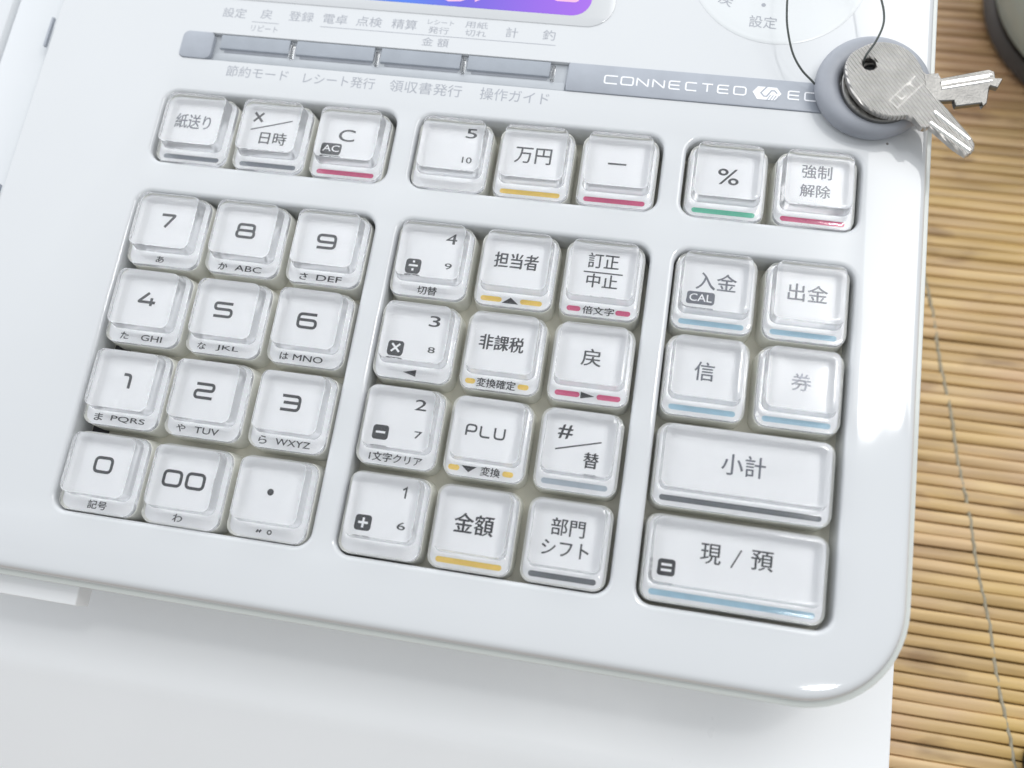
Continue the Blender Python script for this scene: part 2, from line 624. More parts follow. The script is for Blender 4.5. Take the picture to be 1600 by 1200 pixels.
    c = ramp(nt, tz.outputs["Fac"], [(0.3, (0.26, 0.235, 0.17)), (0.7, (0.40, 0.36, 0.27))])
    nt.links.new(c.outputs["Color"], b.inputs["Base Color"])
    b.inputs["Roughness"].default_value = 0.9
    for sx in (0, 112):
        pts = []
        for k in range(-150, 230):
            y = k * pitch * 0.5
            x = 196.3 + sx - (y + 4.8) * 0.176 - ox + 0.25 * math.sin(k * 0.37)
            z = 1.18 if k % 2 else 0.92
            pts.append((x + (0.10 if k % 4 == 1 else -0.05), y - oy, z))
        mb = MB()
        mb.tube(pts, 0.50, 8)
        mb.build("binding_thread", mt, root, smooth=60)
    tag(root, "yellowish split-bamboo mat of narrow slats bound with thread, under the cash register", "mat")


table()
bamboo_mat()

# ------------------------------------------------------------------ the cash register
REG_AT = Vector((0.060, 0.02, 0.003))
register = empty("cash_register", REG_AT)
tag(register, "white cash register with clear key caps in rounded wells, standing on a bamboo mat", "cash register")
RP = Matrix.Translation(-REG_AT) @ PF          # panel frame -> register frame


def at(x=0, y=0, z=0):
    return RP @ Matrix.Translation((x * MM, y * MM, z * MM))


ZP = -2.5                                       # panel surface
WELLS = [(-9.4, 48.3, -9.85, 8.8), (53.6, 110.3, -9.85, 8.8), (115.4, 153.5, -9.85, 8.8),
         (-9.4, 48.3, -93.0, -17.8), (53.6, 110.4, -93.2, -17.8), (115.6, 153.6, -93.6, -17.8)]
WR = 3.4
STRIP = (-9.2, 154.5, 18.0, 25.6)
X0, X1, Y0, Y1, RC = -44.4, 168.75, -108.3, 170.0, 21.0
RIM = 12.0


def panel_outline(d, z, seg=14):
    """outline of the cover, inset by d; only the front-right corner is rounded in view;
    the front border rolls down a little more than the side one"""
    r = RC - d
    roll = 0.0
    if 0 <= d < RIM and z > -6.45:
        roll = 0.80 * ((RIM - d) / RIM) ** 2
    pts = []
    for k in range(seg + 1):
        a = math.radians(270 + 90 * k / seg)
        pts.append((X1 - RC + r * math.cos(a), Y0 + RC + r * math.sin(a), z - roll * max(0.0, -math.sin(a)) ** 0.8))
    pts += [(X1 - d, Y1, z), (X0 + min(d, 1.2), Y1, z)]
    for k in range(5):
        a = math.radians(180 + 90 * k / 4)
        q = max(0.5, 6 - d)
        pts.append((X0 + min(d, 1.2) + q + q * math.cos(a), Y0 + d + q + q * math.sin(a), z - roll * max(0.0, -math.sin(a))))
    return pts


def build_cover():
    bm = bmesh.new()

    def ring(pts):
        vs = [bm.verts.new((p[0] * MM, p[1] * MM, p[2] * MM)) for p in pts]
        return vs, [bm.edges.new((vs[i], vs[(i + 1) % len(vs)])) for i in range(len(vs))]
    edges = []
    hole_vs = []
    out_v, e = ring(panel_outline(RIM, ZP)); edges += e
    LIPW = 1.05
    for w in WELLS:
        v, e = ring([(p[0], p[1], ZP) for p in rr(w[0] - LIPW, w[1] + LIPW, w[2] - LIPW, w[3] + LIPW, WR + LIPW, 7)])
        hole_vs.append((w, v)); edges += e
    sv, e = ring([(p[0], p[1], ZP) for p in rr(*STRIP, 1.6, 5)]); edges += e
    bmesh.ops.triangle_fill(bm, use_beauty=True, use_dissolve=False, edges=edges)

    def skirt(prev, rings):
        for r in rings:
            cur = [bm.verts.new((p[0] * MM, p[1] * MM, p[2] * MM)) for p in r]
            n = len(cur)
            for i in range(n):
                bm.faces.new((prev[i], prev[(i + 1) % n], cur[(i + 1) % n], cur[i]))
            prev = cur
        return prev
    for w, v in hole_vs:
        rings = []
        for d, z in ((0.75, -2.53), (0.45, -2.64), (0.2, -2.82), (0.05, -3.08), (0.0, -3.4), (0.0, -7.0), (0.0, -10.2)):
            rings.append([(p[0], p[1], z) for p in rr(w[0] - d, w[1] + d, w[2] - d, w[3] + d, WR + d, 7)])
        skirt(v, rings)
    skirt(sv, [[(p[0], p[1], z) for p in rr(STRIP[0] + d, STRIP[1] - d, STRIP[2] + d, STRIP[3] - d, 1.6 - d, 5)]
               for d, z in ((0.06, -2.56), (0.1, -2.7), (0.1, -4.2))])
    skirt(out_v, [panel_outline(d, z) for d, z in ((11, -2.5), (10, -2.5), (9, -2.5), (8.2, -2.5), (7.4, -2.5), (6.6, -2.5), (5.8, -2.5), (5.0, -2.5), (4.4, -2.501), (3.8, -2.503), (3.3, -2.51), (2.9, -2.53), (2.5, -2.60), (2.15, -2.76), (1.8, -3.05), (1.5, -3.5), (1.3, -4.1), (1.22, -4.8), (1.2, -5.4))])
    bmesh.ops.recalc_face_normals(bm, faces=bm.faces)
    up = [f for f in bm.faces if abs(f.normal.z) > 0.99 and f.calc_area() > 1e-5]
    if up and up[0].normal.z < 0:
        bmesh.ops.reverse_faces(bm, faces=bm.faces)
    me = bpy.data.meshes.new("key_panel")
    bm.to_mesh(me); bm.free()
    me.shade_smooth()
    me.set_sharp_from_angle(angle=math.radians(38))
    me.materials.append(M_PANEL)
    o = bpy.data.objects.new("key_panel", me)
    COL.objects.link(o)
    o.parent = register
    o.matrix_local = at()
    o['label'] = "glossy white key panel with rounded wells for the keys"
    return o


panel = build_cover()

# the lower shell: a second lip under the cover, its underside and the body down to the mat
mb = MB()
mb.loft([panel_outline(d, z) for d, z in ((1.5, -5.0), (0.45, -5.02), (0.15, -5.12), (0.02, -5.4), (0.0, -5.9), (0.1, -6.44), (0.1, -7.4), (0.0, -9.4), (0.4, -9.9), (1.2, -10.2), (2, -10.3), (12, -10.6))])
mb.build("lower_lip", M_LIPC, register, smooth=35, at=at())
# well floor
mb = MB()
mb.box(-38, 160, -100, 12, -10.6, -9.9)
mb.build("well_floor", M_WELL, register, at=at())
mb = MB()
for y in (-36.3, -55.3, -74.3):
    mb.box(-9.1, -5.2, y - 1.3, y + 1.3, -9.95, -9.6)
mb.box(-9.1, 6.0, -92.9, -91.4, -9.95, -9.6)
mb.build("well_shade", M_DARK, register, at=at())  # black blocks that paint in the shade of the deep key gaps
# body neck and the drawer housing below
mb = MB()
prof = [(150, -10.7), (-94, -10.7), (-95, -34.4)]
mb.loft([[(x, y, z) for y, z in prof] for x in (-44, 157)], close=False)
mb.build("body", M_BODY, register, at=at())
prof = [(160, -34), (-125.8, -34), (-127.9, -34.25), (-129.7, -34.9), (-131.7, -36.0), (-144, -43.5), (-162, -55.0), (-176, -64), (-178, -68), (-178, -70)]
mb = MB()
mb.loft([[(x, y, z - t) for y, z in prof] for x, t in ((-160, 0), (174.7, 0), (175.2, 0.2), (175.4, 0.7), (175.4, 6))], close=False)
wall = [(175.4, y, z - 6) for y, z in prof]
mb.poly(wall + [(175.4, -178, -76), (175.4, 160, -62)])
mb.build("drawer_housing", M_BODY, register, smooth=50, at=at())
# latch tab under the front lip
mb = MB()
mb.slab([(-3.2, -90), (-42, -90), (-42, -112.6), (-3.2, -112.6)], -16.5, -11.4, 0.5)
mb.build("latch_tab", M_BODY, register, smooth=35, at=at())
# printer cover along the left edge, a step lower than the panel
mb = MB()
prof = [(-45.0, -10), (-45.0, -6.4), (-45.5, -5.7), (-46.4, -5.4), (-56.4, -5.2), (-57.2, -5.4), (-57.6, -6.0), (-57.9, -8.0),
        (-58.3, -8.0), (-58.6, -5.9), (-59.2, -5.2), (-60.5, -5.0), (-110, -3.5), (-112, -10)]
mb.loft([[(x, y, z) for x, z in prof] for y in (-106, 170)], close=False)
mb.build("printer_cover", M_COVER, register, smooth=35, at=at())
for y0, y1 in ((17.9, 26.1), (-30.0, -20.2)):
    mb = MB()
    mb.box(-44.85, -44.3, y0, y1, -3.3, -2.46)
    mb.build("side_slot", M_STRIP, register, at=at())

# ---- the grey strip of function buttons
mb = MB()
mb.slab(rr(STRIP[0] + 0.15, STRIP[1] - 0.15, STRIP[2] + 0.15, STRIP[3] - 0.15, 1.5, 5), -4.4, -3.5, 0.1)
mb.build("strip_bed", M_LIP, register, smooth=35, at=at())
mb = MB()
mb.slab(rr(STRIP[0] + 0.12, -1.0, STRIP[2] + 0.12, STRIP[3] - 0.12, 1.5, 5), -3.6, -2.2, 0.15)
mb.build("strip_end_cap", M_STRIP, register, smooth=35, at=at())
mb = MB()
mb.slab(rr(86.2, STRIP[1] - 0.12, STRIP[2] + 0.12, STRIP[3] - 0.12, 0.6, 5), -3.6, -2.2, 0.15)
plate = mb.build("name_plate", M_STRIP, register, smooth=35, at=at())
BX = [0.6, 19.0, 40.2, 61.4, 82.8]
for i in range(4):
    x0, x1 = BX[i] + (0.9 if i else 0.0), BX[i + 1] - 0.9
    mb = MB()
    prof = [(25.35, -3.5), (25.35, -2.7), (25.2, -2.6), (22.3, -2.85), (21.85, -2.98), (21.65, -3.5)]
    mb.loft([[(x, y, z) for y, z in prof] for x in (x0, x1)], close=False, cap0=False)
    mb.poly([(x0, y, z) for y, z in prof]); mb.poly([(x1, y, z) for y, z in prof][::-1])
    o = mb.build("function_button", M_BUTTON, register, smooth=25, at=at())
    mb = MB()
    mb.slab(rr(x0 + 1.0, x1 - 0.3, 20.95, 21.7, 0.3, 3), -3.5, -3.42, 0.03)
    mb.build("shadow_slot", M_GROOVE, o, at=Matrix.Identity(4))
    mb = MB()
    px = BX[i + 1]
    mb.slab(rr(px - 0.55, px + 0.35, 20.6, 24.6, 0.42, 6), -3.5, -2.35, 0.25)
    mb.build("button_pin", M_CLEAR, register, smooth=40, at=at())
mb = MB()
mb.slab(rr(-0.6, 86.0, 18.4, 20.5, 0.3, 3), -3.5, -3.1, 0.25)
mb.build("strip_ledge", M_LIP, register, smooth=35, at=at())

ink = Ink(-2.17)
for ch, x, w in (('C', 96.41, 3.3), ('O', 100.12, 3.1), ('N', 103.64, 2.9), ('N', 107.3, 2.9), ('E', 110.96, 2.8), ('C', 114.72, 2.8),
                 ('T', 118.33, 2.8), ('E', 121.92, 2.8), ('D', 125.64, 3.0), ('E', 137.59, 2.8), ('C', 141.24, 2.8), ('R', 145.0, 2.8)):
    ink.square(ch, x, 21.8, w, 2.35, 0.36, 0.45)
# the emblem: a lozenge of two interlocked strokes with a comb of fine bars
lx, ly = 131.65, 21.7


def em(p):
    return [(lx + a * 3.2, ly + b * 1.75) for a, b in p]


ink.shape(em([(-1.0, 0.10), (-0.66, 0.95), (0.66, 0.95), (1.0, 0.10), (0.80, -0.45), (0.55, -0.92), (-0.66, -0.92)]))
for pts, wd in (([(-0.02, 1.0), (-0.42, 0.05), (-0.20, -0.42), (0.0, -0.42), (0.30, 0.46), (0.52, 0.46), (0.70, 0.10)], 0.34),):
    v, f = ribbon([Vector(p) for p in em(pts)], wd)
    ink.add(v, f, 0, 0, 0, 1)
for k in range(4):
    t = 0.10 + 0.20 * k
    ink.line(lx + (t + 0.16) * 3.2, ly + (-0.18 - 0.02 * k) * 1.75, lx + (t - 0.08) * 3.2, ly - 1.0 * 1.75, 0.22, 1)
o = ink.build("printed_text", [M_WHITEP, M_STRIP], register, at())
o['label'] = "white wide lettering and emblem on the grey strip"

# ---- printing on the panel
PRINT = [('設定', 2.3, 31.59, 6.0, 2.75), ('戻', 10.5, 31.96, 2.9, 2.75), ('リピート', 10.81, 27.8, 6.8, 1.75), ('登録', 19.36, 32.03, 6.3, 2.75),
         ('電卓', 27.97, 32.08, 6.1, 2.75), ('点検', 36.5, 32.13, 6.4, 2.75), ('精算', 45.26, 32.21, 6.2, 2.75), ('レシート', 54.06, 33.5, 6.4, 1.35),
         ('発行', 53.85, 31.3, 5.0, 1.85), ('用紙', 62.79, 33.6, 5.5, 1.85), ('切れ', 62.89, 31.3, 5.1, 1.75), ('計', 71.53, 32.32, 2.9, 2.75),
         ('釣', 80.41, 32.44, 3.0, 2.75), ('金 額', 53.6, 28.01, 6.5, 2.35),
         ('節約モード', 11.83, 15.5, 15.6, 2.95), ('レシート発行', 32.37, 15.4, 17.6, 2.95), ('領収書発行', 53.5, 15.45, 17.4, 3.15), ('操作ガイド', 74.72, 15.5, 16.2, 3.15)]
for s, x, y, w, h in PRINT:
    ink = Ink(-2.485)
    ink.text(s, x, y, w, h, 0.0)
    if s == '戻':
        ink.line(7.2, 29.5, 14.2, 29.5, 0.16)
    if s == '金 額':
        ink.line(24.6, 29.7, 82.3, 29.8, 0.16)
    ink.build("printed_text", [M_PRINT], register, at())

# ---- display
def build_screen():
    mb = MB()
    mb.slab(rr(-10, 94.9, 35.4, 120, 6.5, 10), -2.9, -2.30, 0.22)
    win = mb.build("display_window", M_PANEL, register, smooth=35, at=at())
    m, nt, b = new_mat("lit_display")
    tc = nt.nodes.new("ShaderNodeTexCoord")
    sep = nt.nodes.new("ShaderNodeSeparateXYZ")
    nt.links.new(tc.outputs["Object"], sep.inputs[0])
    mr = nt.nodes.new("ShaderNodeMapRange")
    mr.inputs["From Min"].default_value = 20 * MM
    mr.inputs["From Max"].default_value = 90 * MM
    nt.links.new(sep.outputs["X"], mr.inputs["Value"])
    cr = ramp(nt, mr.outputs["Result"], [(0.0, (0.02, 0.16, 0.86)), (0.36, (0.04, 0.20, 0.93)), (0.55, (0.13, 0.09, 0.80)), (0.8, (0.30, 0.10, 0.88)), (1.0, (0.42, 0.12, 0.93))])
    b.inputs["Base Color"].default_value = (0.02, 0.02, 0.03, 1)
    b.inputs["Roughness"].default_value = 0.2
    nt.links.new(cr.outputs["Color"], b.inputs["Emission Color"])
    b.inputs["Emission Strength"].default_value = 0.85
    mb = MB()
    mb.slab(rr(-4, 89.2, 38.1, 110, 4.6, 9), -2.4, -2.24, 0.05)
    scr = mb.build("lit_display", m, win, at=Matrix.Identity(4))
    mp, nt, b = new_mat("pink_display_shape")
    b.inputs["Base Color"].default_value = (0.02, 0.02, 0.02, 1)
    b.inputs["Emission Color"].default_value = (0.95, 0.55, 0.80, 1)
    b.inputs["Emission Strength"].default_value = 0.95
    for pts in ([(51.6, 45), (52.3, 40.6), (54.9, 39.3), (57.9, 39.6), (60.0, 40.6), (60.0, 45)], [(61.3, 39.7), (63.9, 41.2), (64.4, 45), (61.2, 45)],
                rr(79.9, 86.3, 41.7, 50, 1.2, 4)):
        ink = Ink(-2.20)
        ink.shape(pts)
        ink.build("display_shape", [mp], win, Matrix.Identity(4))


build_screen()

# ---- mode dial
DC = (131.86, 55.21)
mb = MB()
prof = [(20.45, -2.7), (20.4, -2.45), (20.1, -2.36), (19.6, -2.32), (19.2, -2.33), (18.7, -2.30), (17, -2.28), (0.3, -2.28)]
mb.loft([[(DC[0] + r * math.cos(2 * math.pi * k / 96), DC[1] + r * math.sin(2 * math.pi * k / 96), z) for k in range(96)] for r, z in prof], cap1=True)
dial = mb.build("mode_dial", M_DIAL, register, smooth=35, at=at())
mb = MB()
prof = [(6.5, -2.4), (6.5, 0.0), (6.2, 1.0), (5.6, 1.4), (0.3, 1.5)]
mb.loft([[(DC[0] + 1 + r * math.cos(2 * math.pi * k / 64), DC[1] + 6 + r * math.sin(2 * math.pi * k / 64), z) for k in range(64)] for r, z in prof], cap1=True)
mb.build("dial_knob", M_BODY, dial, smooth=35, at=Matrix.Identity(4))
ink = Ink(-2.255)
ink.text('設定', 129.25, 40.3, 6.3, 3.2, 0.0, math.radians(-1))
ink.text('戻', 120.5, 45.6, 3.3, 3.1, 0.0, math.radians(-22))
ink.add([(0.5 * math.cos(k * math.pi / 8), 0.5 * math.sin(k * math.pi / 8)) for k in range(16)], [tuple(range(16))], 129.0, 44.9)
ink.build("dial_marks", [M_PRINT], dial, Matrix.Identity(4))


# ------------------------------------------------------------------ keys
KX = [0.31, 19.38, 38.45, 62.66, 81.73, 100.80, 124.91, 143.98]
KY = [0.354, -25.78, -44.78, -63.79, -82.78]
KZ = -0.65
LZ = -3.4


def mesh_only(fn):
    o = fn()
    me = o.data
    bpy.data.objects.remove(o)
    return me


def cap_mesh(hx):
    def go():
        mb = MB()
        e = hx - 8.6

        def R(dx, y0, y1, r, z):
            return [(p[0], p[1], z) for p in rr(-(dx + e), dx + e, y0, y1, r, 6)]
        rings = [R(8.62, -9.98, 7.32, 2.5, LZ), R(8.60, -9.96, 7.30, 2.5, -2.50), R(8.55, -9.90, 7.25, 2.45, -2.30), R(8.42, -9.78, 7.12, 2.4, -2.20),
                 R(8.2, -9.5, 6.95, 2.2, -2.18), R(7.6, -6.92, 6.86, 1.8, -2.16), R(7.5, -6.80, 6.78, 1.75, -2.08), R(7.43, -6.73, 6.72, 1.7, -1.85),
                 R(7.20, -6.50, 6.52, 1.6, 0.6), R(7.15, -6.45, 6.47, 1.6, 0.98), R(7.07, -6.36, 6.39, 1.55, 1.12), R(6.93, -6.22, 6.25, 1.45, 1.18),
                 R(6.0, -5.3, 5.4, 1.3, 1.165), R(4.6, -4.0, 4.1, 1.1, 1.115), R(3.0, -2.5, 2.6, 0.9, 1.075), R(1.2, -0.9, 1.0, 0.4, 1.055)]
        mb.loft(rings, cap0=True, cap1=True, mi=[1, 1, 0, 0, 0, 0, 1, 1, 1, 0, 0, 0, 0, 0, 0])
        o = mb.build("key", M_CLEAR, None, smooth=42, mats=[M_CLEAR, M_FROST])
        return o
    return mesh_only(go)


def card_mesh(hx):
    def go():
        e = hx - 8.6
        mb = MB()
        mb.slab(rr(-8.15 - e, 8.15 + e, -9.52, 6.9, 2.1, 5), LZ - 0.5, LZ - 0.10, 0.0)
        return mb.build("label_card", M_CARD)
    return mesh_only(go)


def base_mesh(hx):
    def go():
        e = hx - 8.6
        mb = MB()

        def R(dx, y0, y1, r, z):
            return [(p[0], p[1], z) for p in rr(-(dx + e), dx + e, y0, y1, r, 6)]
        mb.loft([R(8.1, -9.4, 6.9, 2.2, LZ - 0.14), R(8.60, -9.96, 7.30, 2.5, LZ - 0.15), R(8.68, -10.02, 7.38, 2.55, LZ - 0.22), R(8.74, -10.06, 7.44, 2.6, LZ - 0.6),
                 R(8.90, -10.12, 7.7, 2.7, -6.5), R(9.00, -10.16, 7.95, 2.7, -9.6)], cap0=True)
        return mb.build("key_base", M_SKIRT, None, smooth=42)
    return mesh_only(go)


def bar_mesh(x0, x1, y0, y1):
    def go():
        mb = MB()
        r = (y1 - y0) / 2
        mb.slab(rr(x0, x1, y0, y1, r * 0.98, 6), LZ - 0.10, LZ - 0.075, 0)
        return mb.build("colour_bar", BAR['grey'])
    return mesh_only(go)


MESH = {}


def shared(kind, hx, fn):
    if (kind, hx) not in MESH:
        MESH[(kind, hx)] = fn(hx)
    return MESH[(kind, hx)]


def put(name, me, parent, mat=None, loc=None):
    o = bpy.data.objects.new(name, me)
    COL.objects.link(o)
    o.parent = parent
    if loc is not None:
        o.matrix_local = loc
    if mat is not None and me.materials[0] is not mat:
        o.material_slots[0].link = 'OBJECT'
        o.material_slots[0].material = mat
    return o


LEGENDS = {
    (0, 0): ([('紙送り', -1.1, 0.57, 9.08, 4.14)], []),
    (1, 0): ([('×', -4.27, 3.4, 2.56, 2.91), ('/', -0.67, 1.56, 10.95, 3.06), ('日時', 0.43, -1.87, 6.79, 3.53)], []),
    (2, 0): ([('C', -1.05, 0.81, 3.88, 3.34), ('box AC', -4.15, -2.84, 4.96, 2.65)], []),
    (3, 0): ([('5', 3.7, 4.51, 2.56, 2.63), ('10', 3.66, -2.37, 2.24, 1.62)], []),
    (4, 0): ([('万円', -0.42, 0.54, 8.68, 4.35)], []),
    (5, 0): ([('-', -0.38, 0.35, 4.17, 0.48)], []),
    (6, 0): ([('%', 0.22, -0.12, 4.74, 4.2)], []),
    (7, 0): ([('強制', -0.08, 3.03, 6.69, 3.55), ('解除', -0.16, -1.61, 6.65, 3.36)], []),
    (0, 1): ([('7', -0.65, 0.87, 4.09, 4.05)], [('あ', -0.76, -7.3, 1.88, 1.76)]),
    (1, 1): ([('8', -0.58, 0.51, 4.92, 4.14)], [('か', -4.54, -7.22, 2.15, 1.89), ('ABC', 1.5, -7.44, 6.41, 1.72)]),
    (2, 1): ([('9', -0.51, 0.22, 4.66, 3.91)], [('さ', -4.51, -7.89, 1.8, 1.85), ('DEF', 1.47, -7.79, 5.97, 1.69)]),
    (0, 2): ([('4', -0.51, 0.57, 4.61, 3.86)], [('た', -4.33, -7.34, 2.0, 1.83), ('GHI', 2.12, -7.28, 5.03, 1.67)]),
    (1, 2): ([('5', -1.45, 0.37, 5.11, 3.95)], [('な', -5.05, -7.72, 1.95, 1.8), ('JKL', 1.0, -7.84, 5.37, 1.64)]),
    (2, 2): ([('6', -0.86, 0.12, 4.85, 4.17)], [('は', -4.75, -7.91, 1.91, 1.77), ('MNO', 0.69, -7.94, 6.86, 2.05)]),
    (0, 3): ([('1', -0.43, 0.24, 2.7, 3.83)], [('ま', -5.3, -7.75, 1.95, 1.89), ('PQRS', 1.55, -7.98, 8.05, 2.17)]),
    (1, 3): ([('2', -1.07, 0.35, 4.7, 4.05)], [('や', -4.99, -7.71, 2.06, 1.86), ('TUV', 0.95, -7.89, 5.69, 1.85)]),
    (2, 3): ([('3', -0.66, 0.36, 5.02, 4.12)], [('ら', -5.42, -7.71, 1.87, 1.97), ('WXYZ', 1.36, -7.76, 7.97, 2.23)]),
    (0, 4): ([('0', -0.38, 0.35, 4.55, 3.93)], [('記号', -0.09, -7.53, 4.38, 2.07)]),
    (1, 4): ([('0', -3.4, -0.17, 4.46, 3.72), ('0', 1.79, -0.12, 4.43, 3.7)], [('わ', -0.73, -8.0, 2.14, 1.9)]),
    (2, 4): ([('.', -0.54, -0.05, 1.54, 1.62)], [('″', -1.71, -8.32, 1.26, 0.93), ('o', 0.66, -8.24, 1.11, 1.06)]),
    (3, 1): ([('4', 3.63, 4.16, 2.48, 2.62), ('9', 3.9, -2.41, 1.59, 1.52), ('icon ÷', -3.98, -3.06, 3.5, 3.2)], [('切替', -0.14, -7.64, 4.5, 2.26)]),
    (4, 1): ([('担当者', -0.39, 0.72, 10.12, 3.92)], [('tri_up', -0.47, -7.59, 3.69, 1.48)]),
    (5, 1): ([('訂正', -0.24, 3.01, 6.98, 3.88), ('line', -0.01, 0.19, 8.62, 0.3), ('中止', -0.04, -1.75, 6.94, 3.54)], [('倍文字', -0.03, -8.14, 6.92, 2.04)]),
    (3, 2): ([('3', 3.3, 3.69, 2.42, 2.64), ('8', 3.63, -2.86, 1.55, 1.44), ('icon ×', -4.26, -3.29, 3.56, 3.19)], [('tri_left', -0.47, -8.0, 2.84, 1.58)]),
    (4, 2): ([('非課税', -0.64, 0.64, 10.03, 3.74)], [('変換確定', -0.56, -7.51, 8.59, 2.26)]),
    (5, 2): ([('戻', -0.12, 0.01, 4.34, 4.23)], [('tri_right', 0.09, -7.71, 2.97, 1.53)]),
    (3, 3): ([('2', 3.61, 3.78, 2.5, 2.51), ('7', 4.11, -2.72, 1.65, 1.65), ('icon -', -4.02, -3.15, 3.48, 3.18)], [('1文字クリア', -0.05, -7.64, 11.63, 2.19)]),
    (4, 3): ([('PLU', -0.78, -0.08, 8.97, 3.14)], [('tri_down', -3.14, -8.0, 3.26, 1.35), ('変換', 1.46, -7.89, 4.18, 2.15)]),
    (5, 3): ([('#', -3.25, 2.34, 3.07, 3.25), ('/', -0.23, -0.24, 10.47, 2.55), ('替', 2.8, -3.05, 3.16, 3.59)], []),
    (3, 4): ([('1', 3.68, 3.76, 1.09, 2.52), ('6', 4.03, -3.1, 1.75, 1.69), ('icon +', -4.06, -3.49, 3.53, 3.28)], []),
    (4, 4): ([('金額', -0.02, -0.37, 8.47, 4.53)], []),
    (5, 4): ([('部門', -0.13, 1.76, 7.13, 3.84), ('シフト', -0.16, -2.62, 9.92, 3.29)], []),
    (6, 1): ([('入金', 0.13, 1.05, 8.91, 4.38), ('box CAL', -2.85, -2.97, 5.93, 2.75)], []),
    (7, 1): ([('出金', 0.04, 0.76, 8.56, 4.31)], []),
    (6, 2): ([('信', -0.42, -0.13, 4.21, 4.43)], []),
    (7, 2): ([('券', 0.17, 0.12, 4.11, 4.09)], []),
    ('w', 3): ([('小計', -0.11, 0.19, 9.01, 4.83)], []),
    ('w', 4): ([('現', -4.93, 0.65, 4.11, 4.36), ('/', 0.08, 0.4, 1.98, 3.72), ('預', 5.12, 0.78, 4.43, 4.2), ('icon =', -13.3, -3.25, 3.51, 3.35)], []),
}
FULL = (-6.9, 6.8, -8.75, -7.55)
BARS = {(0, 0): 'grey', (1, 0): 'grey', (2, 0): 'red', (4, 0): 'yellow', (5, 0): 'red', (6, 0): 'green', (7, 0): 'red',
        (5, 3): 'pale', (4, 4): 'yellow', (5, 4): 'dark', (6, 1): 'blue', (7, 1): 'blue', (6, 2): 'blue', (7, 2): 'blue',
        ('w', 3): 'dark', ('w', 4): 'blue'}
STUBS = {(4, 1): ('yellow', (-7.1, -2.4, 1.7, 6.5)), (5, 1): ('red', (-6.9, -3.9, 3.7, 6.9)), (4, 2): ('yellow', (-7.3, -5.1, 4.1, 6.5)),
         (5, 2): ('red', (-6.9, -1.6, 2.0, 7.0)), (4, 3): ('yellow', (-7.5, -5.1, 4.0, 6.3))}
PALE_VEILED = {(6, 2), (7, 2), ('w', 3), (0, 0), (7, 0), (6, 1), (7, 1)}  # paler ink; the right-hand ones carry the light's veil in their colour
TRI = {'tri_up': [(-1, -1), (1, -1), (0, 1)], 'tri_down': [(-1, 1), (0, -1), (1, 1)], 'tri_left': [(-1, 0), (1, -1), (1, 1)], 'tri_right': [(-1, -1), (1, 0), (-1, 1)]}
WORDS = {'0': 'zero', '.': 'decimal point'}


def box_outline(cx, cy_, w, h, r=0.55):
    return [(cx + p[0], cy_ + p[1]) for p in rr(-w / 2, w / 2, -h / 2, h / 2, r, 4)]


